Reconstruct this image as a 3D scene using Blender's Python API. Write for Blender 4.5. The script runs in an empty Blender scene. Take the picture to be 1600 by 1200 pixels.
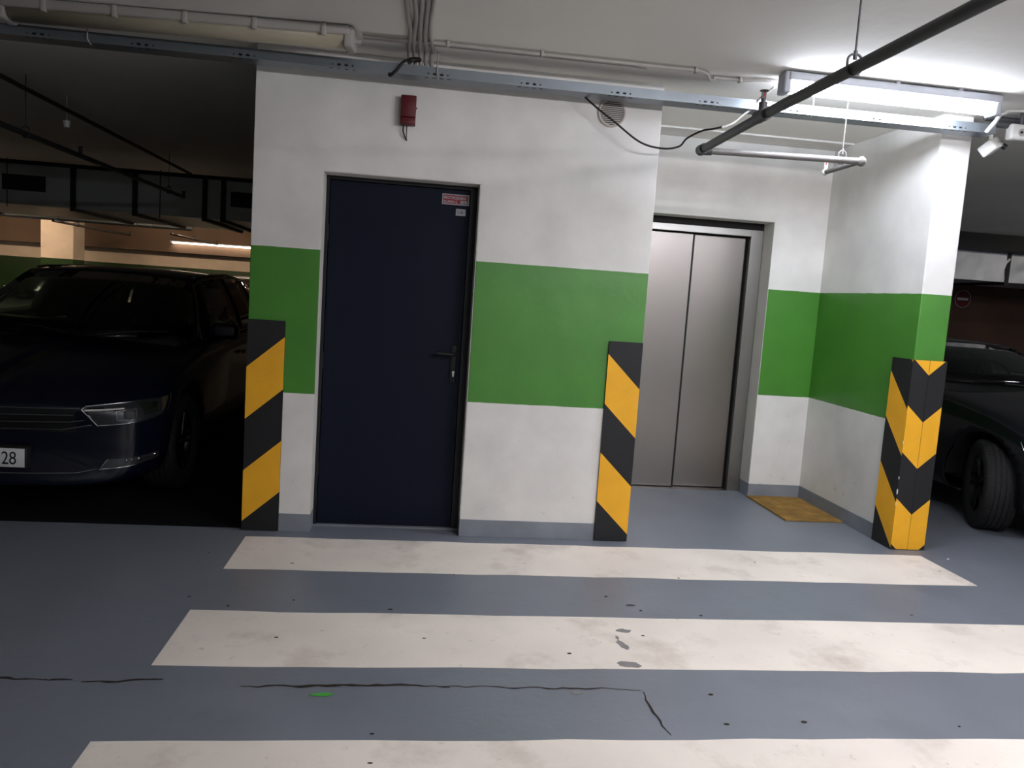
import bpy, bmesh, math, random
from mathutils import Vector, Matrix
from mathutils.bvhtree import BVHTree
random.seed(7)
S = bpy.context.scene
COL = S.collection
PI = math.pi

# ------------------------------------------------------------------ camera
def make_camera():
    yaw, pitch, roll = (math.radians(a) for a in (7.2395, -6.1904, 3.8691))
    fw = Vector((math.sin(yaw)*math.cos(pitch), math.cos(yaw)*math.cos(pitch), math.sin(pitch)))
    rt = Vector((math.cos(yaw), -math.sin(yaw), 0)); up = rt.cross(fw)
    r2 = rt*math.cos(roll) + up*math.sin(roll); u2 = -rt*math.sin(roll) + up*math.cos(roll)
    cam = bpy.data.objects.new('camera', bpy.data.cameras.new('camera'))
    cam.matrix_world = Matrix(((r2.x, u2.x, -fw.x, .5438), (r2.y, u2.y, -fw.y, -4.7074), (r2.z, u2.z, -fw.z, 1.4512), (0, 0, 0, 1)))
    cam.data.sensor_width = 36; cam.data.lens = 1257.1/1600*36
    cam.data.clip_start = .05; cam.data.clip_end = 100
    COL.objects.link(cam); S.camera = cam
make_camera()

# ------------------------------------------------------------------ world, exposure, strength of the lamps
w = bpy.data.worlds.new('world'); S.world = w; w.use_nodes = True
w.node_tree.nodes['Background'].inputs[0].default_value = (.6, .7, .8, 1)
w.node_tree.nodes['Background'].inputs[1].default_value = 0.0
S.view_settings.view_transform = 'Standard'; S.view_settings.look = 'None'
S.view_settings.exposure = 1.12; S.view_settings.gamma = 1; S.view_settings.use_curve_mapping = False
H = 2.731
LED = 34.0       # tube in the photograph
ROOM = 76.0      # tubes of the same kind behind the camera
WARM = 40.0       # tubes in the rear bays
# position, length, strength factor of the lamps outside the frame
ROOM_LAMPS = [((2.9, -3.4), 1.3, H), ((6.6, -5.6), 1.3, H), ((2.6, -7.6), 1.3, H), ((8.6, -.45), 1.3, H)]  # the last one is added, unseen, to brighten the right side

H = 2.731; G1 = .8162; G2 = 1.6407; BB = .1052

# ------------------------------------------------------------------ materials
def lin(c):
    if isinstance(c, str):
        c = [int(c[i:i+2], 16)/255 for i in (0, 2, 4)]
    return tuple(((v/12.92) if v <= .04045 else ((v+.055)/1.055)**2.4) for v in c) + (1,)
def mat(name, col, rough=.5, metal=0, var=0, vscale=4, bump=0, bscale=60, coat=0, emit=None, estr=0, trans=0, ior=1.45, spec=.5, stretch=None, dirt=None):
    m = bpy.data.materials.new(name); m.use_nodes = True
    nt = m.node_tree; N = nt.nodes; L = nt.links; b = N['Principled BSDF']
    c = lin(col)
    b.inputs['Base Color'].default_value = c; b.inputs['Roughness'].default_value = rough
    b.inputs['Metallic'].default_value = metal; b.inputs['Coat Weight'].default_value = coat
    b.inputs['Coat Roughness'].default_value = .04
    b.inputs['Transmission Weight'].default_value = trans; b.inputs['IOR'].default_value = ior
    b.inputs['Specular IOR Level'].default_value = spec
    if emit:
        b.inputs['Emission Color'].default_value = lin(emit); b.inputs['Emission Strength'].default_value = estr
    if var or bump:
        tc = N.new('ShaderNodeTexCoord'); mp = N.new('ShaderNodeMapping')
        if stretch: mp.inputs['Scale'].default_value = stretch
        L.new(tc.outputs['Object'], mp.inputs[0])
    if var:
        n = N.new('ShaderNodeTexNoise'); n.inputs['Scale'].default_value = vscale; n.inputs['Detail'].default_value = 5
        L.new(mp.outputs[0], n.inputs['Vector'])
        r = N.new('ShaderNodeMapRange'); r.inputs['From Min'].default_value = .3; r.inputs['From Max'].default_value = .7
        r.inputs['To Min'].default_value = 1-var; r.inputs['To Max'].default_value = 1+var*.6
        L.new(n.outputs['Fac'], r.inputs['Value'])
        h = N.new('ShaderNodeVectorMath'); h.operation = 'SCALE'; h.inputs[0].default_value = c[:3]
        L.new(r.outputs[0], h.inputs['Scale']); L.new(h.outputs[0], b.inputs['Base Color'])
        if dirt:        # worn, brownish patches and fine specks
            dc, lo, hi, amt, sc_ = dirt; mxd = N.new('ShaderNodeMix'); mxd.data_type = 'RGBA'; mxd.inputs['B'].default_value = lin(dc)
            L.new(h.outputs[0], mxd.inputs['A']); fac = None
            for q_, (ss_, l_, h_, a_) in enumerate(((sc_, lo, hi, amt), (sc_*7, lo+.08, hi, amt*1.2))):
                nn = N.new('ShaderNodeTexNoise'); nn.inputs['Scale'].default_value = ss_; nn.inputs['Detail'].default_value = 8; nn.inputs['Roughness'].default_value = .65
                L.new(mp.outputs[0], nn.inputs['Vector']); rr_ = N.new('ShaderNodeMapRange'); rr_.inputs['From Min'].default_value = l_; rr_.inputs['From Max'].default_value = h_
                rr_.inputs['To Max'].default_value = a_; L.new(nn.outputs['Fac'], rr_.inputs['Value'])
                if fac is None: fac = rr_.outputs[0]
                else:
                    ad = N.new('ShaderNodeMath'); ad.operation = 'MAXIMUM'; L.new(fac, ad.inputs[0]); L.new(rr_.outputs[0], ad.inputs[1]); fac = ad.outputs[0]
            L.new(fac, mxd.inputs['Factor']); L.new(mxd.outputs['Result'], b.inputs['Base Color'])
    if bump:
        n2 = N.new('ShaderNodeTexNoise'); n2.inputs['Scale'].default_value = bscale; n2.inputs['Detail'].default_value = 3
        L.new(mp.outputs[0], n2.inputs['Vector'])
        bp = N.new('ShaderNodeBump'); bp.inputs['Strength'].default_value = bump; bp.inputs['Distance'].default_value = .01
        L.new(n2.outputs['Fac'], bp.inputs['Height']); L.new(bp.outputs[0], b.inputs['Normal'])
    return m

def wall_material(name, g1, g2, white='e4e1dc', green='46862c'):
    """white plaster with a painted green band between the heights g1 and g2, scuffed towards the floor"""
    m = bpy.data.materials.new(name); m.use_nodes = True
    nt = m.node_tree; N = nt.nodes; L = nt.links; b = N['Principled BSDF']
    tc = N.new('ShaderNodeTexCoord'); sx = N.new('ShaderNodeSeparateXYZ'); L.new(tc.outputs['Object'], sx.inputs[0])
    wob = N.new('ShaderNodeTexNoise'); wob.inputs['Scale'].default_value = 9; L.new(tc.outputs['Object'], wob.inputs['Vector'])
    z = N.new('ShaderNodeMath'); z.operation = 'MULTIPLY_ADD'; L.new(wob.outputs['Fac'], z.inputs[0]); z.inputs[1].default_value = .006
    L.new(sx.outputs['Z'], z.inputs[2])
    a = N.new('ShaderNodeMath'); a.operation = 'GREATER_THAN'; L.new(z.outputs[0], a.inputs[0]); a.inputs[1].default_value = g1+.003
    c = N.new('ShaderNodeMath'); c.operation = 'LESS_THAN'; L.new(z.outputs[0], c.inputs[0]); c.inputs[1].default_value = g2+.003
    ab = N.new('ShaderNodeMath'); ab.operation = 'MULTIPLY'; L.new(a.outputs[0], ab.inputs[0]); L.new(c.outputs[0], ab.inputs[1])
    # grime: patches
    g = N.new('ShaderNodeTexNoise'); g.inputs['Scale'].default_value = 3.2; g.inputs['Detail'].default_value = 7; L.new(tc.outputs['Object'], g.inputs['Vector'])
    gr = N.new('ShaderNodeMapRange'); gr.inputs['From Min'].default_value = .35; gr.inputs['From Max'].default_value = .75
    gr.inputs['To Min'].default_value = 1.02; gr.inputs['To Max'].default_value = .84; L.new(g.outputs['Fac'], gr.inputs['Value'])
    # scuffs near the floor
    s = N.new('ShaderNodeTexNoise'); s.inputs['Scale'].default_value = 14; s.inputs['Detail'].default_value = 4; s.inputs['Roughness'].default_value = .7
    L.new(tc.outputs['Object'], s.inputs['Vector'])
    sr = N.new('ShaderNodeMapRange'); sr.inputs['From Min'].default_value = .62; sr.inputs['From Max'].default_value = .72
    sr.inputs['To Min'].default_value = 0; sr.inputs['To Max'].default_value = .30; L.new(s.outputs['Fac'], sr.inputs['Value'])
    low = N.new('ShaderNodeMapRange'); low.inputs['From Min'].default_value = .8; low.inputs['From Max'].default_value = .1
    low.inputs['To Min'].default_value = 0; low.inputs['To Max'].default_value = 1; L.new(sx.outputs['Z'], low.inputs['Value'])
    sm = N.new('ShaderNodeMath'); sm.operation = 'MULTIPLY'; L.new(sr.outputs[0], sm.inputs[0]); L.new(low.outputs[0], sm.inputs[1])
    inv = N.new('ShaderNodeMath'); inv.operation = 'SUBTRACT'; L.new(gr.outputs[0], inv.inputs[0]); L.new(sm.outputs[0], inv.inputs[1])
    mx = N.new('ShaderNodeMix'); mx.data_type = 'RGBA'; mx.inputs['A'].default_value = lin(white); mx.inputs['B'].default_value = lin(green)
    L.new(ab.outputs[0], mx.inputs['Factor'])
    sc = N.new('ShaderNodeVectorMath'); sc.operation = 'SCALE'; L.new(mx.outputs['Result'], sc.inputs[0]); L.new(inv.outputs[0], sc.inputs['Scale'])
    L.new(sc.outputs[0], b.inputs['Base Color'])
    rr = N.new('ShaderNodeMapRange'); rr.inputs['To Min'].default_value = .8; rr.inputs['To Max'].default_value = .42; L.new(ab.outputs[0], rr.inputs['Value'])
    L.new(rr.outputs[0], b.inputs['Roughness'])
    n2 = N.new('ShaderNodeTexNoise'); n2.inputs['Scale'].default_value = 7; n2.inputs['Detail'].default_value = 6; L.new(tc.outputs['Object'], n2.inputs['Vector'])
    bp = N.new('ShaderNodeBump'); bp.inputs['Strength'].default_value = .25; bp.inputs['Distance'].default_value = .012
    L.new(n2.outputs['Fac'], bp.inputs['Height']); L.new(bp.outputs[0], b.inputs['Normal'])
    return m

def brushed_steel(name, col='938d89', rough=.33):
    m = mat(name, col, rough, 1, var=.05, vscale=2)
    nt = m.node_tree; N = nt.nodes; L = nt.links; b = N['Principled BSDF']
    tc = N.new('ShaderNodeTexCoord'); mp = N.new('ShaderNodeMapping'); mp.inputs['Scale'].default_value = (260, 260, 1.2)
    L.new(tc.outputs['Object'], mp.inputs[0]); n = N.new('ShaderNodeTexNoise'); n.inputs['Scale'].default_value = 1; L.new(mp.outputs[0], n.inputs['Vector'])
    bp = N.new('ShaderNodeBump'); bp.inputs['Strength'].default_value = .06; bp.inputs['Distance'].default_value = .002
    L.new(n.outputs['Fac'], bp.inputs['Height']); L.new(bp.outputs[0], b.inputs['Normal'])
    b.inputs['Anisotropic'].default_value = .0
    return m

M = {}
M['wall'] = wall_material('painted_wall', G1, G2)
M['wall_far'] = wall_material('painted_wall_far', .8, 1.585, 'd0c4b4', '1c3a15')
M['ceiling'] = mat('ceiling_paint', 'ece8e0', .85, var=.06, vscale=.8, bump=.25, bscale=9)
M['floor'] = mat('floor_paint', '777c85', .4, var=.10, vscale=1.7, bump=.12, bscale=30, dirt=('5d6268', .55, .8, .5, 1.6))
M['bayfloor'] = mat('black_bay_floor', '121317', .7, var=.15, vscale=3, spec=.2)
M['stripe'] = mat('white_road_paint', 'efe5da', .6, var=.10, vscale=1.9, bump=.1, bscale=40, dirt=('94806c', .54, .78, .55, 2.3))
M['base'] = mat('grey_base_paint', '848991', .5, var=.16, vscale=6)
M['reveal'] = mat('reveal_plaster', 'd8d4cd', .8, var=.06, vscale=5, bump=.2, bscale=12)
M['beam'] = mat('dimmed_beam_brown', '6a594c', .9, var=.15, vscale=1.3)  # dark brown puts the dim zone above the rear wall into the colour
M['brown'] = mat('brown_plaster', '4e3a30', .9, var=.25, vscale=1.3)
M['door'] = mat('navy_door_paint', '060e22', .6, var=.08, vscale=1.5, spec=.25)
M['doorframe'] = mat('dark_frame_paint', '0c0e14', .5, var=.05)
M['steel'] = brushed_steel('brushed_steel')
M['steel2'] = brushed_steel('brushed_steel_frame', '9a9894', .36)
M['darkgap'] = mat('dark_gap', '1a1514', .7, var=.05)
M['galv'] = mat('galvanised_steel', '82898f', .42, .75, var=.08, vscale=8)
M['duct'] = mat('duct_sheet_metal', 'b2b6bb', .42, .5, var=.18, vscale=1.6, bump=.3, bscale=2.2)
M['ductdark'] = mat('duct_flange', '2b2c2e', .6, .5, var=.05)
M['black'] = mat('black_rubber', '0c0c0d', .6, var=.05)
M['cable'] = mat('black_cable', '17120f', .5, var=.05)
M['conduit'] = mat('grey_conduit', 'a8a29c', .5, var=.06)
M['pipe'] = mat('grey_pipe_paint', '4a4a4c', .45, .2, var=.1, vscale=12)
M['pipelight'] = mat('worn_pipe_paint', '76726f', .45, .2, var=.12, vscale=12)
M['pipedark'] = mat('dark_pipe_paint', '2b2b2e', .5, .2, var=.1)
M['red'] = mat('red_box_plastic', '5a1018', .5, var=.05)
M['redsign'] = mat('red_sign_print', '8f1a28', .45, var=.04)
M['white'] = mat('white_plastic', 'd8d6d2', .45, var=.04)
M['paper'] = mat('sticker_paper', 'b9bcc2', .6, var=.04)
M['offwhite'] = mat('vent_plastic', 'b5aca4', .55, var=.05)
M['cream'] = mat('old_lamp_cover', 'a59c88', .35, var=.1, vscale=5)
M['yellow'] = mat('yellow_guard_foam', 'f2b022', .6, var=.07, vscale=7, bump=.1, bscale=50)
M['guardblack'] = mat('black_guard_foam', '18171a', .6, var=.1, vscale=7, bump=.1, bscale=50)
M['coir'] = mat('coir_mat', 'a57f3e', .95, var=.35, vscale=9, bump=1, bscale=180)
M['bristle'] = mat('coir_bristle', 'b48c46', .95, var=.3, vscale=9)
M['led'] = mat('led_tube', 'ffffff', .5, emit='e9f0ff', estr=LED, var=.001)
M['room'] = mat('room_tube', 'ffffff', .5, emit='fbf9ff', estr=ROOM, var=.001)
M['warm'] = mat('warm_tube', 'ffffff', .5, emit='ffdcb8', estr=WARM, var=.001)
M['lampbody'] = mat('lamp_housing', 'a6a8b0', .5, var=.05)
M['crack'] = mat('floor_crack', '2b2018', .9, var=.2, vscale=30)
M['stain'] = mat('floor_stain', '8b8785', .7, var=.15, vscale=20)
M['darkstain'] = mat('dark_floor_stain', '4c4f54', .7, var=.15, vscale=20)
M['greenspot'] = mat('green_paint_drip', '4aa842', .6, var=.1, vscale=40)
M['smudge'] = mat('dust_smudge', '8b817b', .9, var=.15, vscale=10)
M['paint_a'] = mat('navy_car_paint', '04061a', .35, .0, var=.02, coat=.45, spec=.3)
M['paint_b'] = mat('black_car_paint', '080a10', .35, .0, var=.02, coat=.45, spec=.3)
M['chrome'] = mat('chrome_trim', 'c8cacd', .16, 1, var=.04, vscale=20)
M['chromedim'] = mat('satin_trim', '8a8d92', .3, 1, var=.04)
M['glass'] = mat('car_glass', '9fb0ac', .02, 0, trans=1, ior=1.35, var=.01)
M['tint'] = mat('tinted_glass', '1c2220', .02, 0, trans=1, ior=1.3, var=.01)
M['aisle'] = mat('duct_fill_tube', 'ffffff', .5, emit='fff4ea', estr=16, var=.001)  # for the unseen lamp added to brighten the right duct
M['warmdim'] = mat('distant_tube', 'ffffff', .5, emit='ffe6cc', estr=5, var=.001)
M['lens'] = mat('lamp_lens', 'f2f4f5', .03, 0, trans=1, ior=1.3, var=.01)
M['lampchrome'] = mat('lamp_reflector', 'b8b8b6', .25, 1, var=.2, vscale=60)
M['lampdark'] = mat('lamp_housing_dark', '4c4d51', .35, .7, var=.1, vscale=30)
M['tyre'] = mat('tyre_rubber', '1b1b1c', .8, var=.1, vscale=30, bump=.4, bscale=90)
M['rim'] = mat('alloy_rim', '3c3d40', .35, 1, var=.05)
M['seat'] = mat('seat_fabric', '22262a', .9, var=.1, vscale=20)
M['dash'] = mat('dashboard_plastic', '131416', .7, var=.05)
M['plate'] = mat('number_plate', 'c9c9c9', .45, var=.04)
M['print'] = mat('black_print', '0d0d0f', .6, var=.02)
M['amber'] = mat('amber_lens', '4c4632', .2, var=.05)

# ------------------------------------------------------------------ mesh builder
class MB:
    def __init__(s): s.v = []; s.f = []; s.mi = []; s.sm = []
    def add(s, vs, fs, mi=0, smooth=False):
        o = len(s.v); s.v += [tuple(v) for v in vs]
        for f in fs: s.f.append(tuple(i+o for i in f)); s.mi.append(mi); s.sm.append(smooth)
        return s
    def box(s, x0, x1, y0, y1, z0, z1, mi=0, mtx=None):
        vs = [Vector((x, y, z)) for x in (x0, x1) for y in (y0, y1) for z in (z0, z1)]
        if mtx: vs = [mtx @ v for v in vs]
        return s.add(vs, [(0, 1, 3, 2), (4, 6, 7, 5), (0, 4, 5, 1), (2, 3, 7, 6), (0, 2, 6, 4), (1, 5, 7, 3)], mi)
    def rbox(s, x0, x1, y0, y1, z0, z1, r, seg=3, mi=0, mtx=None):
        bm = bmesh.new(); bmesh.ops.create_cube(bm, size=1)
        for v in bm.verts: v.co = Vector(((x0+x1)/2+v.co.x*(x1-x0), (y0+y1)/2+v.co.y*(y1-y0), (z0+z1)/2+v.co.z*(z1-z0)))
        bmesh.ops.bevel(bm, geom=bm.edges[:], offset=r, segments=seg, affect='EDGES', profile=.5)
        return s.bm(bm, mi, mtx)
    def bm(s, bm, mi=0, mtx=None, smooth=True):
        bm.verts.index_update(); vs = [(mtx @ v.co) if mtx else v.co.copy() for v in bm.verts]
        fs = [[v.index for v in f.verts] for f in bm.faces]; bm.free()
        return s.add(vs, fs, mi, smooth)
    def tube(s, pts, r, n=10, mi=0, caps=True, smooth=True):
        pts = [Vector(p) for p in pts]; rings = []; up = Vector((0, 0, 1)); prev = None
        for i, p in enumerate(pts):
            t = ((pts[min(i+1, len(pts)-1)]-pts[max(i-1, 0)])).normalized()
            if prev is None:
                a = t.cross(up)
                if a.length < .05: a = t.cross(Vector((1, 0, 0)))
                a.normalize()
            else:
                a = (prev - t*prev.dot(t)).normalized()
            prev = a; b = t.cross(a); rr = r[i] if isinstance(r, (list, tuple)) else r
            rings.append([p+a*math.cos(2*PI*k/n)*rr+b*math.sin(2*PI*k/n)*rr for k in range(n)])
        o = [v for g in rings for v in g]; fs = []
        for i in range(len(pts)-1):
            for k in range(n):
                k2 = (k+1) % n; fs.append((i*n+k, i*n+k2, (i+1)*n+k2, (i+1)*n+k))
        s.add(o, fs, mi, smooth)
        if caps:
            s.add(rings[0], [tuple(range(n))[::-1]], mi); s.add(rings[-1], [tuple(range(n))], mi)
        return s
    def cyl(s, c, axis, r, h, n=20, mi=0, r2=None, smooth=True):
        c = Vector(c); a = Vector(axis).normalized()
        return s.tube([c-a*h/2, c+a*h/2], [r, r if r2 is None else r2], n, mi, True, smooth)
    def sphere(s, c, r, mi=0, sc=(1, 1, 1), n=16):
        bm = bmesh.new(); bmesh.ops.create_uvsphere(bm, u_segments=n, v_segments=n//2, radius=r)
        for v in bm.verts: v.co = Vector((v.co.x*sc[0]+c[0], v.co.y*sc[1]+c[1], v.co.z*sc[2]+c[2]))
        return s.bm(bm, mi)
    def prism(s, poly, z0, z1, plane='xy', mi=0):
        """extrude the 2-D polygon poly between z0 and z1 along the missing axis"""
        def P(a, b, c): return {'xy': (a, b, c), 'xz': (a, c, b), 'yz': (c, a, b)}[plane]
        n = len(poly); vs = [P(a, b, z0) for a, b in poly]+[P(a, b, z1) for a, b in poly]
        fs = [tuple(range(n))[::-1], tuple(range(n, 2*n))]+[(i, (i+1) % n, (i+1) % n+n, i+n) for i in range(n)]
        return s.add(vs, fs, mi)
    def grid(s, P, mi=0, smooth=True, closed=False):
        nu = len(P); nv = len(P[0]); vs = [v for r in P for v in r]
        fs = [(i*nv+j, i*nv+j+1, (i+1)*nv+j+1, (i+1)*nv+j) for i in range(nu-1) for j in range(nv-1)]
        return s.add(vs, fs, mi, smooth)
    def shift(s, d):
        s.v = [(a+d[0], b+d[1], c+d[2]) for a, b, c in s.v]; return s
    def build(s, name, mats, parent=None, fix=True, **kw):
        me = bpy.data.meshes.new(name); me.from_pydata(s.v, [], s.f)
        for m in (mats if isinstance(mats, (list, tuple)) else [mats]): me.materials.append(M[m] if isinstance(m, str) else m)
        for p, mi, sm in zip(me.polygons, s.mi, s.sm): p.material_index = mi; p.use_smooth = sm
        if fix:
            bm = bmesh.new(); bm.from_mesh(me); bmesh.ops.recalc_face_normals(bm, faces=bm.faces[:]); bm.to_mesh(me); bm.free()
        o = bpy.data.objects.new(name, me); COL.objects.link(o)
        if parent: o.parent = parent
        for k, v in kw.items(): o[k] = v
        return o

def bevel(o, w=.004, seg=2):
    m = o.modifiers.new('bevel', 'BEVEL'); m.width = w; m.segments = seg; m.limit_method = 'ANGLE'; return o
def solid(o, t, off=0):
    m = o.modifiers.new('solid', 'SOLIDIFY'); m.thickness = t; m.offset = off; return o
def thing(name, label, cat, loc=(0, 0, 0), rz=0, group=None):
    o = bpy.data.objects.new(name, None); COL.objects.link(o); o.location = loc; o.rotation_euler = (0, 0, rz)
    o.empty_display_size = .1; o['label'] = label; o['category'] = cat
    if group: o['group'] = group
    return o
def tag(o, label, cat, group=None):
    o['label'] = label; o['category'] = cat
    if group: o['group'] = group
    return o
def struct(o, label=None):
    o['kind'] = 'structure'
    if label: o['label'] = label
    return o
def copy_tree(o, parent=None):
    c = o.copy(); COL.objects.link(c); c.parent = parent
    for ch in list(o.children): copy_tree(ch, c)
    return c
def smooth_path(pts, k=6):
    pts = [Vector(p) for p in pts]; out = []
    for i in range(len(pts)-1):
        p0 = pts[max(i-1, 0)]; p1 = pts[i]; p2 = pts[i+1]; p3 = pts[min(i+2, len(pts)-1)]
        for j in range(k):
            t = j/k
            out.append(.5*((2*p1)+(-p0+p2)*t+(2*p0-5*p1+4*p2-p3)*t*t+(-p0+3*p1-3*p2+p3)*t**3))
    return out+[pts[-1]]
def text(body, size, name, m, parent, loc, rot, ext=.0006, align='LEFT', sx=1, bold=0):
    cu = bpy.data.curves.new(name, 'FONT'); cu.body = body; cu.size = size; cu.extrude = ext; cu.align_x = align; cu.offset = bold
    t = bpy.data.objects.new(name, cu); COL.objects.link(t)
    bpy.context.view_layer.update(); dg = bpy.context.evaluated_depsgraph_get()
    me = bpy.data.meshes.new_from_object(t.evaluated_get(dg)); bpy.data.objects.remove(t)
    me.materials.clear(); me.materials.append(M[m]); me.name = name
    o = bpy.data.objects.new(name, me); COL.objects.link(o); o.parent = parent; o.location = loc; o.rotation_euler = rot; o.scale = (sx, 1, 1)
    return o

# ------------------------------------------------------------------ shell
XL, XR, XC, XD = -.3838, 1.9161, 3.6735, 3.8779
YB = 1.2772          # back of the lift alcove
WD, HD = .8836, 2.08
EX0, EX1, EH = 2.11, 3.2484, 2.1528
struct(MB().box(-12, 15, -10, 20, -.2, 0).build('floor', 'floor'))
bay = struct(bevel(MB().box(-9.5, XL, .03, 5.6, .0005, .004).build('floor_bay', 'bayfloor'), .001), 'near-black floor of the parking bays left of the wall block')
struct(MB().box(-12, 15, -10, 20, H, H+.3).build('ceiling', 'ceiling'))
struct(MB().box(-12, 15, -10.2, -10, 0, H).build('wall_back', 'wall'))
struct(MB().box(-12.2, -12, -10, 20, 0, H).build('wall_left', 'wall'))
struct(MB().box(15, 15.2, -10, 20, 0, H).build('wall_right', 'wall'))
struct(MB().box(-12, 3.9, 12.3, 12.5, 0, H).build('wall_rear', 'wall_far'))
struct(MB().box(3.9, 15, 8.5, 8.7, 0, H).build('wall_rear_right', 'brown'))
b = MB(); b.prism([(XL, 0), (0, 0), (0, HD), (WD, HD), (WD, 0), (XR, 0), (XR, H), (XL, H)], 0, .25, 'xz')
struct(bevel(b.build('wall_front', 'wall'), .004))
b = MB(); b.box(XL, XL+.2, .25, 4.3, 0, H); b.box(XL, XD, 4.3, 4.5, 0, H); struct(b.build('wall_core', 'wall'))
struct(MB().box(XR-.2, XR, .25, YB, 0, H).build('wall_alcove_left', 'wall'))
b = MB(); b.prism([(XR-.2, 0), (EX0, 0), (EX0, EH), (EX1, EH), (EX1, 0), (XC, 0), (XC, H), (XR-.2, H)], YB, YB+.25, 'xz')
struct(bevel(b.build('wall_alcove_back', 'wall'), .003))
struct(bevel(MB().box(XC, XD, 0, 4.3, 0, H).build('wall_alcove_right', 'wall'), .006))
# shallow step added to draw a differently lit band on the alcove ceiling
struct(MB().box(XR, XC, YB-.27, YB, H-.012, H).build('trim_1', 'wall'))
# plain white linings of the two door reveals (the green band stops at the wall face)
b = MB(); b.box(0, .003, .001, .14, BB, HD); b.box(WD-.003, WD, .001, .14, BB, HD); b.box(0, WD, .001, .14, HD-.003, HD)
struct(b.build('trim_4', 'reveal'))
b = MB(); b.box(EX1-.003, EX1, YB+.001, YB+.172, BB, EH); b.box(EX0, EX0+.003, YB+.001, YB+.172, BB, EH); b.box(EX0, EX1, YB+.001, YB+.172, EH-.003, EH)
struct(b.build('trim_5', 'reveal'))
# skirting
def skirt(name, pts):
    b = MB()
    for x0, x1, y0, y1 in pts: b.box(x0, x1, y0, y1, 0, BB)
    struct(bevel(b.build(name, 'base'), .002))
T = .004
skirt('baseboard_front', [(XL+.2, 0+T, -T, 0), (WD-T, XR-.2, -T, 0)])
skirt('baseboard_door', [(0, T, 0, .16), (WD-T, WD, 0, .16)])
skirt('baseboard_alcove_back', [(EX1-T, XC-T, YB-T, YB), (EX1-T, EX1, YB, YB+.17)])
skirt('baseboard_alcove_right', [(XC-T, XC, .2, YB)])
skirt('baseboard_alcove_left', [(XR, XR+T, 0, YB), (XR+T, EX0, YB-T, YB)])

# ------------------------------------------------------------------ painted stripes, cracks
def stripe(y0, y1, x0, x1, label, k):
    rnd = random.Random(k); n = 26
    top = [(x0+(x1-x0)*i/n, y1+rnd.uniform(-.006, .006)) for i in range(n+1)]
    bot = [(x0+(x1-x0)*i/n+ (.0), y0+rnd.uniform(-.006, .006)) for i in range(n+1)]
    o = MB(); vs = [(a, b_, .0012) for a, b_ in top]+[(a, b_, .0012) for a, b_ in bot]
    o.add(vs, [(i, i+1, n+2+i, n+1+i) for i in range(n)])
    ob = o.build('crosswalk_stripe', 'stripe'); solid(ob, .0012)
    return tag(ob, label, 'floor marking', 'painted crossing stripes')
stripe(-.66, -.127, -.335, 3.79, 'white crossing stripe nearest the walls, both ends visible', 1)
stripe(-1.718, -1.198, -.355, 4.6, 'white crossing stripe in the middle, marked with grey stains', 2)
stripe(-2.77, -2.228, -.375, 5.2, 'white crossing stripe closest to the camera, cut by the bottom of the photo', 3)
floor = bpy.data.objects['floor']
def ribbon(pts, wds, z=.0022, name='crack', m='crack'):
    L_ = []; R_ = []
    P = [Vector((p[0], p[1], z)) for p in pts]
    for i, p in enumerate(P):
        t = (P[min(i+1, len(P)-1)]-P[max(i-1, 0)]).normalized(); n = Vector((-t.y, t.x, 0)); w_ = wds[i]
        L_.append(p+n*w_); R_.append(p-n*w_)
    b = MB(); b.grid([L_, R_], smooth=False); o = b.build(name, m, floor); solid(o, .0008); return o
def crack(x0, y0, x1, y1, seed, w0=.006):
    r = random.Random(seed); n = max(6, int(math.hypot(x1-x0, y1-y0)/.03)); pts = []; ws = []; off = 0
    for i in range(n+1):
        t = i/n; off = off*.7+r.uniform(-.008, .008)
        pts.append((x0+(x1-x0)*t+(off if abs(y1-y0) > abs(x1-x0) else 0), y0+(y1-y0)*t+(off if abs(x1-x0) >= abs(y1-y0) else 0)))
        ws.append(w0*(.25+.75*math.sin(PI*t))*r.uniform(.4, 1.2))
    return ribbon(pts, ws)
crack(-.9, -1.815, -.68, -1.84, 1, .007); crack(-.68, -1.838, -.585, -1.838, 2, .006); crack(-.55, -1.845, -.28, -1.832, 3, .007)
crack(.0, -1.87, .75, -1.868, 4, .0085); crack(.72, -1.87, 1.475, -1.877, 5, .0035); crack(1.475, -1.9, 1.485, -2.2, 6, .004)
def blot(x, y, rx, ry, m, seed, name='stain', a=0):
    r = random.Random(seed); n = 18
    poly = []
    for i in range(n):
        k = 2*PI*i/n; q = r.uniform(.75, 1.15); u = rx*q*math.cos(k); v = ry*q*math.sin(k)
        poly.append((x+u*math.cos(a)-v*math.sin(a), y+u*math.sin(a)+v*math.cos(a)))
    return MB().prism(poly, .0013, .0026).build(name, m, floor)
blot(1.662, -1.042, .024, .011, 'darkstain', 1); blot(1.545, -1.345, .034, .02, 'stain', 2); blot(1.505, -1.49, .018, .05, 'stain', 3, a=.3); blot(1.485, -1.675, .05, .03, 'stain', 4); blot(1.50, -1.42, .008, .02, 'stain', 9)
blot(.292, -1.933, .04, .012, 'greenspot', 5, 'green_drip'); blot(1.22, -1.91, .02, .01, 'stain', 6)
for i in range(34):
    r = random.Random(100+i); blot(r.uniform(-.6, 3.9), r.uniform(-2.6, -.1), r.uniform(.004, .011), r.uniform(.003, .007), 'crack', 50+i, 'speck')
tag(MB().sphere((3.93, -.2, .006), .008, sc=(1.2, .8, .7), n=8).build('pebble', 'white'), 'tiny white fleck on the floor right of the striped corner', 'pebble')

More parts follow.
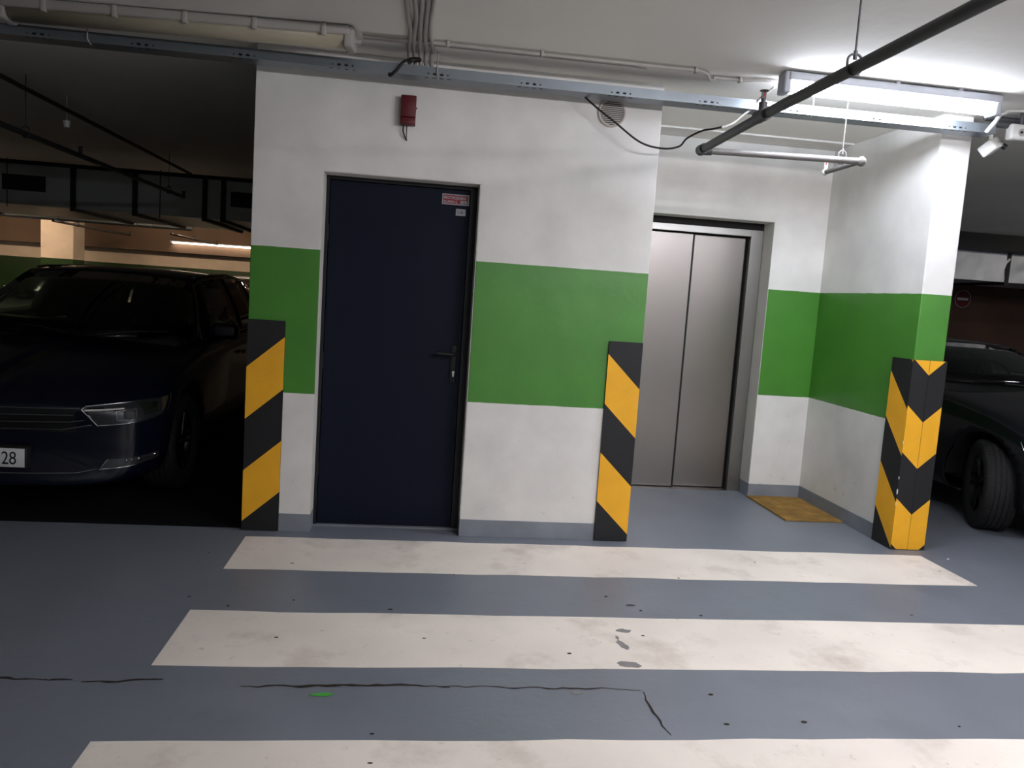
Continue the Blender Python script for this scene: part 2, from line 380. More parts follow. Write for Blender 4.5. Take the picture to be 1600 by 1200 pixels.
# ------------------------------------------------------------------ striped guards
def band_clip(u0, u1, z0, z1, f, lo, hi):
    """polygon of the strip  f(u)+lo < z < f(u)+hi  (f linear) clipped to the rectangle"""
    poly = [(u0, z0), (u1, z0), (u1, z1), (u0, z1)]
    def clip(poly, g):
        out = []
        for i in range(len(poly)):
            a, b_ = poly[i], poly[(i+1) % len(poly)]; ga, gb = g(a), g(b_)
            if ga >= 0: out.append(a)
            if (ga >= 0) != (gb >= 0):
                t = ga/(ga-gb); out.append((a[0]+(b_[0]-a[0])*t, a[1]+(b_[1]-a[1])*t))
        return out
    poly = clip(poly, lambda p: p[1]-f(p[0])-lo); poly = clip(poly, lambda p: f(p[0])+hi-p[1]) if poly else poly
    return poly
GZ = 1.227
def guard_face(b, to3, u0, u1, f):
    """f(u): upper edge of the first yellow stripe; yellow .30 high every .60"""
    for k in range(-1, 5):
        y = band_clip(u0, u1, .004, GZ, f, -.60*k-.30, -.60*k)
        if len(y) > 2: b.add([to3(*p) for p in y], [tuple(range(len(y)))], 1)
        y = band_clip(u0, u1, .004, GZ, f, -.60*k-.60, -.60*k-.30)
        if len(y) > 2: b.add([to3(*p) for p in y], [tuple(range(len(y)))], 0)
GT = .014
def guard_box(b, u0, u1, mk, mi=0):
    pass
# left guard on the front wall
def flat_guard(x0, x1, f, label):
    t = thing('corner_guard', label, 'corner guard', ((x0+x1)/2, 0, 0))
    b = MB(); guard_face(b, lambda u, z: (u-(x0+x1)/2, -GT-.0006, z), x0, x1, f); b.build('stripe_print', ['guardblack', 'yellow'], t, fix=False)
    bevel(MB().box(x0-(x0+x1)/2, x1-(x0+x1)/2, -GT, -.0006, .004, GZ).build('board', 'guardblack', t), .003)
    return t
flat_guard(XL+.001, XL+.208, lambda x: .955+.87*(x-XL), 'black and yellow guard board left of the navy door, stripes rising to the right')
flat_guard(XR-.208, XR-.001, lambda x: 1.15-.985*(x-(XR-.208)), 'black and yellow guard board on the wall corner left of the lift, stripes falling right')
# wrapped guards of the right column
t = thing('corner_guard', 'black and yellow guard wrapped round the right column, chevrons pointing down', 'corner guard', ((XC+XD)/2, 0, 0))
cx = (XC+XD)/2
b = MB()
guard_face(b, lambda u, z: (u-cx, -GT-.0006, z), XC-GT, cx-.001, lambda x: .926-.9*(x-XC))
guard_face(b, lambda u, z: (u-cx, -GT-.0006, z), cx+.001, XD+GT, lambda x: .833+.9*(x-cx))
guard_face(b, lambda u, z: (XC-GT-.0006-cx, u, z), -GT, .205, lambda y: .926+1.04*(y))
guard_face(b, lambda u, z: (XD+GT+.0006-cx, u, z), -GT, .205, lambda y: .926+1.04*(y))
b.build('stripe_print', ['guardblack', 'yellow'], t, fix=False)
b = MB(); b.box(XC-GT-cx, -.001, -GT, -.0006, .004, GZ); b.box(XC-GT-cx, XC-.0006-cx, -GT, .205, .004, GZ); bevel(b.build('board', 'guardblack', t), .002)
b = MB(); b.box(.001, XD+GT-cx, -GT, -.0006, .004, GZ); b.box(XD+.0006-cx, XD+GT-cx, -GT, .205, .004, GZ); bevel(b.build('board', 'guardblack', t), .002)
b = MB()
for z, y, s in ((.38, -.001, 1), (.47, 0, .6), (.7, 0, .6), (.30, 0, .8)):
    b.sphere((XC-GT-cx, -GT, z), .006*s, sc=(.8, .8, 3.2), n=8)
b.build('chipped_edge', 'white', t)['kind'] = 'stuff'

# ------------------------------------------------------------------ navy steel door
d1 = bpy.data.objects.new('door_1', None); COL.objects.link(d1); struct(d1, 'navy steel fire door in the front wall')
DY = .155
b = MB(); fr = .022
b.box(0, fr, DY-.015, DY+.06, 0, HD); b.box(WD-.045, WD, DY-.015, DY+.06, 0, HD); b.box(fr, WD-.045, DY-.015, DY+.06, HD-.024, HD)
b.build('door_frame', 'doorframe', d1)
bevel(MB().box(fr+.002, WD-.048, DY, DY+.05, .008, HD-.026).build('door_leaf', 'door', d1), .003)
MB().box(0, WD, DY-.03, DY+.07, 0, .006).build('door_sill', 'base', d1)
b = MB(); b.rbox(.775, .812, DY-.009, DY, .905, 1.135, .004, 2); pl_ = b.build('handle_plate', 'black', d1)
b = MB(); b.tube([(.797, DY-.008, 1.083), (.797, DY-.045, 1.083), (.79, DY-.055, 1.083), (.775, DY-.058, 1.083), (.69, DY-.058, 1.087)], .0105, 10)
b.build('lever_handle', 'black', d1)
b = MB(); b.cyl((.797, DY-.012, .972), (0, 1, 0), .0085, .012, 12); b.box(.792, .802, DY-.017, DY-.006, .946, .972); b.build('lock_cylinder', 'chrome', d1)
b = MB()
for z in (.35, 1.0, 1.75): b.cyl((.02, DY-.006, z), (0, 0, 1), .007, .09, 8)
b.build('hinge', 'doorframe', d1)
# fire damper sticker and small number sticker
sg = tag(MB().rbox(.672, .832, DY-.0022, DY-.0006, 1.966, 2.028, .0007, 1).build('damper_sign', 'paper'), 'red sticker lettered PROTIPOŽÁRNÍ KLAPKA at the top right of the navy door', 'sign')
sx0, sx1, sz0, sz1 = .672, .832, 1.966, 2.028
MB().box(sx0+.006, sx1-.006, DY-.0030, DY-.0022, sz0+.006, sz1-.006).build('red_field', 'redsign', sg)
RX = (PI/2, 0, 0)
text('PROTIPOŽÁRNÍ', .0215, 'lettering', 'paper', sg, (sx0+.010, DY-.0034, sz0+.033), RX, .0004, sx=.86, bold=.0004)
text('KLAPKA č.', .0205, 'lettering', 'paper', sg, (sx0+.010, DY-.0034, sz0+.0105), RX, .0004, sx=.86, bold=.0004)
MB().box(sx1-.050, sx1-.013, DY-.0036, DY-.0030, sz0+.009, sz0+.026).build('number_field', 'paper', sg)
text('238', .015, 'lettering', 'print', sg, (sx1-.045, DY-.0040, sz0+.0115), RX, .0003)
lb = tag(MB().rbox(.757, .815, DY-.0020, DY-.0006, 1.905, 1.945, .0006, 1).build('number_sticker', 'paper'), 'small plain grey-white number sticker below the red sticker on the navy door', 'sticker')
text('238', .024, 'lettering', 'print', lb, (.763, DY-.0024, 1.916), RX, .0003)

# ------------------------------------------------------------------ lift
d2 = bpy.data.objects.new('door_2', None); COL.objects.link(d2); struct(d2, 'stainless steel lift door in the alcove')
EY = YB+.175
b = MB(); b.box(EX1-.105, EX1-.003, EY, EY+.10, 0, EH-.055); b.box(EX0+.003, EX0+.105, EY, EY+.10, 0, EH-.055)
bevel(b.build('door_jamb', 'steel2', d2), .002)
bevel(MB().box(EX0+.105, EX1-.105, EY, EY+.10, 2.045, EH-.055).build('door_header', 'steel2', d2), .002)
MB().box(EX0, EX1, EY+.015, EY+.1, EH-.055, EH).build('header_recess', 'darkgap', d2)
MB().box(EX0+.1, EX1-.1, EY+.10, EY+.16, 0, EH-.06).build('shaft_gap', 'darkgap', d2)
SE = 2.685
bevel(MB().box(EX0+.10, SE, EY+.035, EY+.06, .012, 2.033).build('door_panel', 'steel', d2), .002)
bevel(MB().box(SE+.004, EX1-.122, EY+.065, EY+.09, .012, 2.033).build('door_panel', 'steel', d2), .002)
MB().box(SE-.001, SE+.012, EY+.03, EY+.066, .012, 2.033).build('panel_edge', 'darkgap', d2)
b = MB(); b.box(EX0+.08, EX1-.08, EY-.02, EY+.10, 0, .006); b.build('door_sill', 'steel2', d2)

# ------------------------------------------------------------------ coir mat in the corner
mt = tag(bevel(MB().box(3.235, XC-.006, .585, YB-.008, 0, .012).build('doormat', 'coir'), .003), 'worn brown coir mat in the corner beside the lift', 'doormat')
r = random.Random(3); b = MB()
for i in range(2600):
    x = r.uniform(3.237, XC-.012); y = r.uniform(.588, YB-.014); a = r.uniform(0, 2*PI); q = r.uniform(.004, .011)
    dx, dy = math.cos(a)*q, math.sin(a)*q
    b.add([(x-dy*.15, y+dx*.15, .0115), (x+dy*.15, y-dx*.15, .0115), (x+dx, y+dy, .0115+r.uniform(.001, .006))], [(0, 1, 2)])
bo = b.build('bristles', 'bristle', mt, fix=False); bo['kind'] = 'stuff'

# ------------------------------------------------------------------ alarm box
t = thing('alarm_box', 'small dark red alarm box high on the wall above the navy door', 'alarm', (.452, 0, 2.444))
bevel(MB().rbox(-.042, .042, -.055, 0, -.04, .078, .004, 2).build('housing', 'red', t), .001)
MB().rbox(-.042, .042, -.058, 0, -.080, -.042, .004, 2).build('lower_cover', 'red', t)
b = MB(); b.cyl((.044, -.03, .015), (1, 0, 0), .005, .008, 10); b.build('side_screw', 'red', t)
b = MB(); b.tube(smooth_path([(-.022, -.022, -.078), (-.024, -.026, -.11), (-.014, -.02, -.14), (-.004, -.006, -.155), (-.002, .0, -.158)]), .004, 8)
b.tube(smooth_path([(-.004, -.02, -.078), (-.004, -.02, -.12), (-.004, -.008, -.152)]), .0025, 8)
b.build('cable', 'cable', t)

# ------------------------------------------------------------------ round vent
t = thing('vent_grille', 'round louvred vent grille high on the wall beside the lift', 'vent', (1.615, 0, 2.545))
R = .083
b = MB(); n = 40
prof = [(R, 0), (R, -.010), (R-.006, -.014), (R-.013, -.012), (R-.013, -.002)]
b.grid([[(a*math.cos(2*PI*k/n), y, a*math.sin(2*PI*k/n)) for a, y in prof] for k in range(n+1)]); b.build('rim', 'offwhite', t)
b = MB(); b.cyl((0, -.001, 0), (0, 1, 0), R-.01, .002, 32); b.build('backing', 'cable', t)
ns = 13
for i in range(ns):
    z = -R+.020+(2*R-.04)*i/(ns-1); hw = math.sqrt(max(.0001, (R-.012)**2-z*z))
    m = MB(); m.box(-hw, hw, -.0115, -.010, z-.0026, z+.0030); o = m.build('slat', 'offwhite', t)

# ------------------------------------------------------------------ cable tray
def tray():
    t = thing('cable_tray', 'long galvanised slotted cable tray running below the ceiling over both doors', 'cable tray', (0, 0, 0))
    x0, x1 = -9.0, 3.86; z0, z1 = 2.588, 2.640; yf, yb = -.222, -.105
    holes = []; hb = []
    k = -18
    while .1+.503*k < x1-.15:
        c = .1+.503*k
        for dx, hw, hh in ((-.052, .004, .004), (-.019, .009, .0055), (.019, .009, .0055), (.052, .004, .004)):
            holes.append((c+dx-hw, c+dx+hw, 2.600-hh+.004, 2.600+hh+.004)); 
        for dx in (-.06, -.02, .02, .06): hb.append((c+dx-.010, c+dx+.010, yf+.012, yf+.026))
        k += 1
    def plate(x0, x1, a0, a1, hs, to3):
        b = MB(); hs = sorted(hs); xs = [x0]
        for h in hs: xs += [h[0], h[1]]
        xs.append(x1)
        for i in range(len(xs)-1):
            xa, xb = xs[i], xs[i+1]; h = next((h for h in hs if abs(h[0]-xa) < 1e-9), None)
            segs = [(a0, a1)] if h is None else [(a0, h[2]), (h[3], a1)]
            for s0, s1 in segs: b.add([to3(xa, s0), to3(xb, s0), to3(xb, s1), to3(xa, s1)], [(0, 1, 2, 3)])
        return b
    solid(plate(x0, x1, z0, z1, holes, lambda x, z: (x, yf, z)).build('front_flange', 'galv', t), .002)
    solid(plate(x0, x1, yf, yb, hb, lambda x, y: (x, y, z0)).build('tray_bottom', 'galv', t), .002)
    b = MB(); b.box(x0, x1, yb-.002, yb, z0, z1); b.build('rear_flange', 'galv', t)
    b = MB(); b.box(x0, x1, yf-.006, yf+.001, z0-.001, z0+.007); b.build('folded_lip', 'galv', t)
    b = MB()
    for i in range(4): b.tube([(x0, yf+.025+.022*i, z0+.014), (x1-.05, yf+.025+.022*i, z0+.014)], .009, 6)
    b.build('laid_cable', 'cable', t)
    for x in (-8.1, -6.4, -4.6, -2.9, -1.17, .597, 2.72):
        b = MB(); b.tube([(x, yf+.05, H), (x, yf-.012, 2.715), (x, yf-.012, z0+.015), (x+.005, yf-.008, z0+.003), (x+.005, yf+.02, z0-.004)], .004, 8); b.build('hanger_hook', 'conduit', t)
    return t
tray()

# ------------------------------------------------------------------ tube lamps
def tube_lamp(name, label, x0, y0, x1, y1, tube_mat, cover='lampbody', grp=None, zt=H):
    c = Vector(((x0+x1)/2, (y0+y1)/2, zt)); Ln = math.hypot(x1-x0, y1-y0); a = math.atan2(y1-y0, x1-x0)
    t = thing(name, label, 'lamp', c, a, grp)
    hl = Ln/2
    b = MB(); b.rbox(-hl, hl, -.058, .058, -.052, -.006, .012, 3); b.build('housing', cover, t)
    n = 20; P = [[(x, .046*math.cos(PI*k/n), -.052-.056*abs(math.sin(PI*k/n))**.7) for k in range(n+1)] for x in (-hl+.025, hl-.025)]
    b = MB(); b.grid(P); b.build('diffuser', tube_mat, t)
    for s in (-1, 1):
        b = MB(); b.rbox(s*hl-.02, s*hl+.02, -.046, .046, -.116, -.004, .010, 3); b.build('end_cap', cover, t)
    for s in (-.6, .0, .6):
        b = MB(); b.box(s*hl-.012, s*hl+.012, -.056, .056, -.035, 0); b.build('clip', cover, t)
    if zt < H:
        for s in (-.8, .8):
            b = MB(); b.tube([(s*hl, 0, -.01), (s*hl, 0, H-zt)], .003, 6); b.build('suspension_wire', 'conduit', t)
    return t
tube_lamp('tube_lamp', 'lit white tube lamp on the ceiling above the lift alcove', 2.43, -.478, 3.66, -.455, 'led')
# old unlit lamp
t = thing('tube_lamp', 'unlit old cream tube lamp on the ceiling, upper left', 'lamp', (-.68, -.36, H), math.atan2(-.12, 1.66))
hl = .84
MB().rbox(-hl, hl, -.075, .075, -.05, -.002, .012, 3).build('housing', 'conduit', t)
b = MB(); n = 14
for j in range(2): pass
P = [[(x, .062*math.cos(PI*k/n), -.048-.052*math.sin(PI*k/n)) for k in range(n+1)] for x in (-hl+.03, 0, hl-.03)]
b.grid(P); solid(b.build('diffuser', 'cream', t), .002)
for s in (-1, 1): MB().rbox(s*hl-.03, s*hl+.02, -.066, .066, -.105, -.004, .012, 3).build('end_cap', 'conduit', t)
for s in (-.75, -.35, .05, .45, .85):
    MB().rbox(s*hl-.012, s*hl+.012, -.082, .082, -.062, -.004, .004, 2).build('clip', 'conduit', t)
b = MB(); b.cyl((hl+.03, 0, -.06), (1, 0, 0), .012, .04, 12); b.build('cable_gland', 'conduit', t)
for i, ((x, y), Ln, k) in enumerate(ROOM_LAMPS):
    m = M['room']
    tube_lamp('tube_lamp', ['lit tube lamp behind the camera, nearest the alcove', 'lit tube lamp behind the camera, furthest back', 'lit tube lamp behind the camera on the far right', 'lit tube lamp added out of frame to brighten the right side'][i], x-Ln/2, y, x+Ln/2, y, 'room', grp='tube lamps behind the camera', zt=k)
tube_lamp('tube_lamp', 'lit tube lamp added out of frame to brighten the right air duct', 9.9, 3.4, 11.2, 3.4, 'aisle', grp='tube lamps of the rear bays')  # unseen lamp, added for the light on the right duct
tube_lamp('tube_lamp', 'lit warm tube lamp hidden behind the big air duct at the left', -4.2, 9.6, -2.7, 9.6, 'warm', grp='tube lamps of the rear bays')
tube_lamp('tube_lamp', 'lit warm tube lamp far back at the left, behind the air duct', -7.6, 9.6, -6.1, 9.6, 'warm', grp='tube lamps of the rear bays')

# ------------------------------------------------------------------ conduits on the ceiling
def conduit(label, pts, r, clamps=(), m='conduit', sm=False):
    t = thing('conduit', label, 'conduit', pts[0]); o = Vector(pts[0])
    P = smooth_path(pts, 5) if sm else pts
    MB().tube([Vector(p)-o for p in P], r, 10).build('pipe', m, t)
    for c in clamps:
        c = Vector(c)-o; b = MB(); b.rbox(c.x-.008, c.x+.008, c.y-r-.008, c.y+r+.008, c.z-r-.004, c.z+r+.006, .003, 2); b.build('clamp', m, t)
    return t
zc = H-.016
conduit('thin grey conduit on the ceiling from the unlit lamp towards the lit lamp', [(.21, -.385, zc), (1.0, -.388, zc), (1.99, -.392, zc), (2.04, -.36, zc), (2.10, -.25, zc), (2.13, -.2, H-.002)], .009, [(.643, -.387, zc), (1.133, -.388, zc), (1.966, -.392, zc)])
conduit('short bent grey conduit end beside the lit lamp', [(2.10, -.30, zc), (2.26, -.30, zc), (2.34, -.34, zc), (2.44, -.36, zc)], .009, [(2.251, -.30, zc)])
conduit('second thin conduit along the ceiling just behind the first', [(.21, -.33, zc+.004), (1.0, -.335, zc+.004), (1.6, -.34, zc+.004), (1.72, -.30, H-.004)], .006)
conduit('white bent conduit dropping from the right end of the lit lamp', [(3.78, -.34, H-.07), (3.84, -.32, H-.05), (3.88, -.3, H-.03), (4.06, -.29, H-.012), (4.2, -.30, H-.004)], .007, sm=True, m='white')
conduit('white cable stub hanging at the right end of the cable tray', [(3.80, -.33, H-.06), (3.80, -.30, 2.64), (3.785, -.25, 2.585)], .012, m='white')
for i in range(2):
    conduit(['grey conduit continuing right past the camera box', 'lower grey conduit continuing right past the camera box'][i], [(3.86, -.12-.07*i, 2.70-.05*i), (6.5, -.05-.07*i, 2.71-.05*i), (14, -.05-.07*i, 2.71-.05*i)], .018, m='pipe')
# bundle of five grey cables coming over the ceiling
for i in range(5):
    rr = random.Random(20+i); x = .425+.029*i; pts = []
    for k in range(13):
        y = -3.2+k*.245; pts.append((x+.012*math.sin(k*1.3+i)*.6+rr.uniform(-.004, .004)+.02*(k/12), y, H-.014-rr.uniform(0, .004)))
    x1 = x+.02
    pts += [(x1, -.2, H-.03), (x1+.004, -.165, H-.075), (x1+.01, -.15, 2.612)]
    b = MB(); b.tube(smooth_path(pts, 4), .0115, 8); o = b.build('ceiling_cable', 'conduit')
    tag(o, ['leftmost', 'second from left', 'middle', 'second from right', 'rightmost'][i]+' of the five grey cables running over the ceiling above the alarm box', 'cable', 'five grey ceiling cables')
b = MB(); b.tube(smooth_path([(.50, -.20, 2.675), (.47, -.245, 2.66), (.42, -.25, 2.645), (.385, -.245, 2.60), (.355, -.235, 2.572), (.345, -.22, 2.578), (.35, -.2, 2.583)]), [.013]*9+[.008]*28, 8)
tag(b.build('cable', 'cable'), 'short black cable loop hanging over the tray below the grey cables', 'cable')
b = MB(); b.tube(smooth_path([(1.43, -.12, 2.588), (1.50, -.14, 2.53), (1.60, -.15, 2.464), (1.757, -.15, 2.366), (1.89, -.15, 2.342), (1.983, -.16, 2.36), (2.02, -.18, 2.405), (2.09, -.22, 2.445), (2.14, -.26, 2.452), (2.20, -.28, 2.468)]), .0055, 8)
tag(b.build('cable', 'cable'), 'thin black cable sagging in front of the vent grille towards the pipe', 'cable')
b = MB(); b.tube(smooth_path([(2.20, -.28, 2.468), (2.26, -.24, 2.50), (2.33, -.2, 2.56), (2.38, -.20, 2.60), (2.40, -.24, 2.645), (2.44, -.33, 2.69)]), .006, 8)
b.cyl((2.19, -.278, 2.464), (1, .2, .25), .009, .03, 10)
tag(b.build('cable', 'conduit'), 'grey cable end joining the sagging black cable, rising to the lit lamp', 'cable')

# ------------------------------------------------------------------ sprinkler pipe, right
PZ = 2.337
t = thing('sprinkler_pipe', 'dark grey sprinkler pipe hanging in front of the lift alcove, with a right angle', 'pipe', (2.09, -.23, PZ))
o = Vector((2.09, -.23, PZ))
def T3(*p): return Vector(p)-o
A = (2.09, -.225, PZ); B = (2.99, -.333, PZ)
MB().tube([T3(2.03, -6.5, PZ), T3(2.05, -1.3, PZ), T3(*A)], .0225, 16).build('main_pipe', 'pipe', t)
MB().tube([T3(*A), T3(*B)], .0185, 14).build('cross_pipe', 'pipelight', t)
MB().tube([T3(*B), T3(2.985, .055, PZ-.004)], .015, 14).build('branch_pipe', 'pipelight', t)
for p, rr, m in ((A, .030, 'pipe'), (B, .028, 'pipelight'), ((2.985, .06, PZ-.004), .021, 'white')):
    b = MB(); b.sphere(T3(*p), rr, n=16); b.build('elbow', m, t)
b = MB(); b.cyl(T3(2.09-.004, -.27, PZ), (0, 1, 0), .028, .05, 16); b.cyl(T3(2.13, -.23, PZ), (1, -.12, 0), .025, .04, 16); b.build('elbow_collar', 'pipe', t)
b = MB(); b.cyl(T3(2.05, -1.13, PZ), (0, 1, 0), .030, .10, 16); b.cyl(T3(2.048, -1.13, PZ+.03), (0, 0, 1), .019, .05, 14); b.build('tee', 'pipe', t)
def head(p, m_body='pipe'):
    b = MB(); b.cyl(T3(p[0], p[1], p[2]+.012), (0, 0, 1), .011, .024, 12); b.box(*[v for v in (p[0]-o.x-.010, p[0]-o.x-.006, p[1]-o.y-.004, p[1]-o.y+.004, p[2]-o.z+.02, p[2]-o.z+.055)]); b.box(p[0]-o.x+.006, p[0]-o.x+.010, p[1]-o.y-.004, p[1]-o.y+.004, p[2]-o.z+.02, p[2]-o.z+.055)
    b.cyl(T3(p[0], p[1], p[2]+.058), (0, 0, 1), .021, .004, 16, r2=.018); h = b.build('sprinkler_head', m_body, t)
    b = MB(); b.cyl(T3(p[0], p[1], p[2]+.036), (0, 0, 1), .0035, .03, 8); b.build('glass_bulb', 'redsign', h)
head((2.048, -1.13, PZ+.048)); head((2.985, .06, PZ+.012), 'white')
def hanger(x, y, z, rad, m='pipe', ztop=H):
    h = MB(); n = 12
    pts = [T3(x-rad-.004, y, z-.2*rad)]+[T3(x+(rad+.004)*math.cos(PI-PI*k/n), y, z+.028+(.022)*math.sin(PI*k/n)) for k in range(n+1)]+[T3(x+rad+.004, y, z-.2*rad)]
    h.tube(pts, .0045, 6)
    h.tube([T3(x+(rad+.004)*math.cos(PI*k/8), y, z-(rad+.004)*math.sin(PI*k/8)) for k in range(9)], .0045, 6)
    h.cyl(T3(x, y, z+.046), (0, 0, 1), .007, .03, 8)
    ho = h.build('clevis_hanger', m, t)
    MB().tube([T3(x, y, z+.04), T3(x, y, ztop)], .004 if m == 'pipe' else .003, 8).build('rod', m, ho)
hanger(2.047, -1.90, PZ, .0225); hanger(2.88, -.32, PZ, .0185, 'pipelight'); hanger(2.035, -4.2, PZ, .0225)

# left sprinkler pipes in the rear bay
def rear_pipe(label, x, y0, y1, z, rad, rods, head_=True):
    global t, o
    t = thing('sprinkler_pipe', label, 'pipe', (x, y0, z), 0, 'sprinkler pipes over the rear bays'); o = Vector((x, y0, z))
    MB().tube([T3(x, y0, z), T3(x, y1, z)], rad, 12).build('main_pipe', 'pipedark', t)
    if head_:
        b = MB(); b.cyl(T3(x, y1, z+.03), (0, 0, 1), .016, .08, 10); b.build('sprinkler_head', 'pipedark', t)
    for y in rods: hanger(x, y, z, rad, 'pipedark')
rear_pipe('lower dark sprinkler pipe above the parked navy car', -2.165, -1.5, 5.16, 2.335, .020, (1.336, 4.584))
b = MB(); b.cyl(T3(-2.165, 2.25, 2.37), (0, 0, 1), .014, .07, 10); b.cyl(T3(-2.165, 2.25, 2.405), (0, 0, 1), .022, .006, 12); b.build('sprinkler_head', 'pipedark', t)
rear_pipe('upper dark sprinkler pipe close under the ceiling above the navy car', -2.13, -1.5, 5.3, 2.62, .016, (), False)
b = MB(); b.cyl((-2.14, 1.93, 2.52), (0, 0, 1), .018, .05, 12, r2=.028); b.tube([(-2.14, 1.93, 2.545), (-2.14, 1.93, H)], .004, 6)
tag(b.build('smoke_detector', 'white'), 'small pale detector hanging beside the upper sprinkler pipe at the left', 'detector')
rear_pipe('thin dark sprinkler pipe far back at the left, ends before the pale column', -4.9, 8.3, 11.6, 2.12, .02, (9.2,))
rear_pipe('thin dark sprinkler pipe far back, above the roof of the navy car', -3.2, 8.3, 11.2, 2.05, .016, (9.6,))

# ------------------------------------------------------------------ air duct behind
def duct(label, x0, x1, y0, y1, z0, z1, seams, louvres, dent=.006):
    t = thing('air_duct', label, 'air duct', ((x0+x1)/2, y0, z0)); q = Vector(t.location)
    # gently dented sheet front
    n = 80; r = random.Random(5); b = MB(); P = []
    xs = [x0+(x1-x0)*i/n for i in range(n+1)]
    for i, x in enumerate(xs):
        P.append([(x-q.x, r.uniform(-dent, dent)*(1 if 0 < k < 4 else .5)-dent, (z1-z0)*k/4) for k in range(5)])
    b.grid(P); b.build('sheet_front', 'duct', t)
    MB().box(x0-q.x, x1-q.x, .004, y1-y0, 0, z1-z0).build('duct_body', 'duct', t)
    for s in seams:
        b = MB(); w = .03
        b.box(s-q.x-w, s-q.x+w, -.035, y1-y0+.03, -.035, .0); b.box(s-q.x-w, s-q.x+w, -.035, .0, 0, z1-z0)
        b.build('flange', 'ductdark', t)
    for a, c in louvres:
        l = MB(); l.box(a-q.x, c-q.x, -.012, 0, .17, .36); lo = l.build('louvre', 'black', t)
        for k in range(6): MB().box(a-q.x+.01, c-q.x-.01, -.02, -.01, .185+.028*k, .195+.028*k).build('louvre_blade', 'ductdark', lo)
    b = MB()
    for s in range(int((x1-x0)/1.8)):
        x = x0+.9+1.8*s; b.tube([(x-q.x, -.03, -.04), (x-q.x, -.03, H-z0)], .005, 6)
    b.build('hanger_rod', 'ductdark', t)
    b = MB(); b.box(x0-q.x, x1-q.x, -.05, .0, z1-z0-.0, z1-z0+.045); b.build('shadow_gap_strip', 'black', t)  # black strip drawn as the shadow gap along the duct top
    return t
def sx_(x): return .544+(x-.544)*(10.8/10.0)
duct('large galvanised air duct across the rear of the garage, left of the wall block', -9, XL-.3, 6.1, 8.25, 2.175, 2.665, [sx_(-3.42), sx_(-2.74), sx_(-1.96), sx_(-1.75), -5.6, -7.2], [(sx_(-4.19), sx_(-3.72)), (sx_(-1.67), sx_(-1.2))])
duct('galvanised air duct behind the right column', 5.2, 14, 5.9, 7.2, 2.12, 2.53, [8.83, 10.2, 7.0, 5.9], [], .03)
MB_ = MB().box(4.2, 15, 5.5, 5.9, 2.52, H).build('trim_shadow_gap', 'black'); struct(MB_)  # box coloured black as the shadow gap above the right duct
# shiny pipe, and beam face drawn up to the ceiling to darken that zone
conduit('bright metal pipe below the air duct at the far left', [(-8, 8.7, 2.19), (-3.0, 8.7, 2.17)], .035, [(-5.0, 8.7, 2.18), (-3.6, 8.7, 2.17)], 'galv')
struct(MB().box(-11.9, 3.8, 12.05, 12.28, 1.87, H-.002).build('trim_3', 'beam'))
fl = tube_lamp('tube_lamp', 'far lit tube lamp seen as a thin bright line above the navy car roof', -4.25, 11.99, -2.0, 11.99, 'warmdim', grp='tube lamps of the rear bays'); fl.location.z = 2.10; fl.scale = (1, .9, .5)
cl = MB().box(-6.15, -5.6, 10.8, 11.3, 0, H).build('column', 'wall_far'); tag(cl, 'pale square column far back at the left above the navy car', 'column')

# no entry sign on the brown wall
t = thing('no_entry_sign', 'round red no-entry sign with a pale bar on the brown wall behind the right column', 'sign', (10.09, 8.49, 1.94))
MB().cyl((0, -.006, 0), (0, 1, 0), .145, .01, 32).build('disc', 'red', t)
MB().box(-.105, .105, -.014, -.011, -.022, .022).build('bar', 'paper', t)
b = MB(); b.tube([(.147*math.cos(2*PI*k/32), -.01, .147*math.sin(2*PI*k/32)) for k in range(33)], .004, 6); b.build('rim', 'paper', t)

# ------------------------------------------------------------------ security camera and box
t = thing('security_camera', 'small white security camera under the ceiling beside the right column', 'camera', (3.955, -.07, 2.545), 0)
mt_ = Matrix.Rotation(math.radians(-32), 4, 'Y') @ Matrix.Rotation(math.radians(-20), 4, 'X') @ Matrix.Rotation(math.radians(25), 4, 'Z')
MB().rbox(-.045, .045, -.05, .05, -.035, .035, .010, 3, mtx=mt_).build('housing', 'white', t)
MB().rbox(-.012, .036, -.062, -.045, -.038, -.006, .004, 2, mtx=mt_).build('sensor_window', 'conduit', t)
b = MB(); b.tube([mt_ @ Vector((.02, -.05, -.03)), mt_ @ Vector((.028, -.055, -.055))], .017, 12); b.build('lens', 'black', t)
b = MB(); b.tube([(0, 0, .03), (0, .01, .10), (0, .0, .186)], .012, 10); b.build('bracket', 'white', t)
t = thing('junction_box', 'white rounded box with a round socket at the right edge under the ceiling', 'box', (4.02, -.20, 2.612))
MB().rbox(-.06, .10, -.03, .03, -.045, .045, .014, 3).build('housing', 'white', t)
b = MB(); b.cyl((.005, -.031, -.005), (0, 1, 0), .022, .006, 20); b.build('socket_ring', 'conduit', t)
b = MB(); b.cyl((.000, -.036, -.005), (0, 1, 0), .007, .006, 12); b.build('socket_hole', 'black', t)
b = MB(); b.tube([(.02, 0, .04), (.02, 0, .119)], .012, 10); b.build('bracket', 'pipe', t)

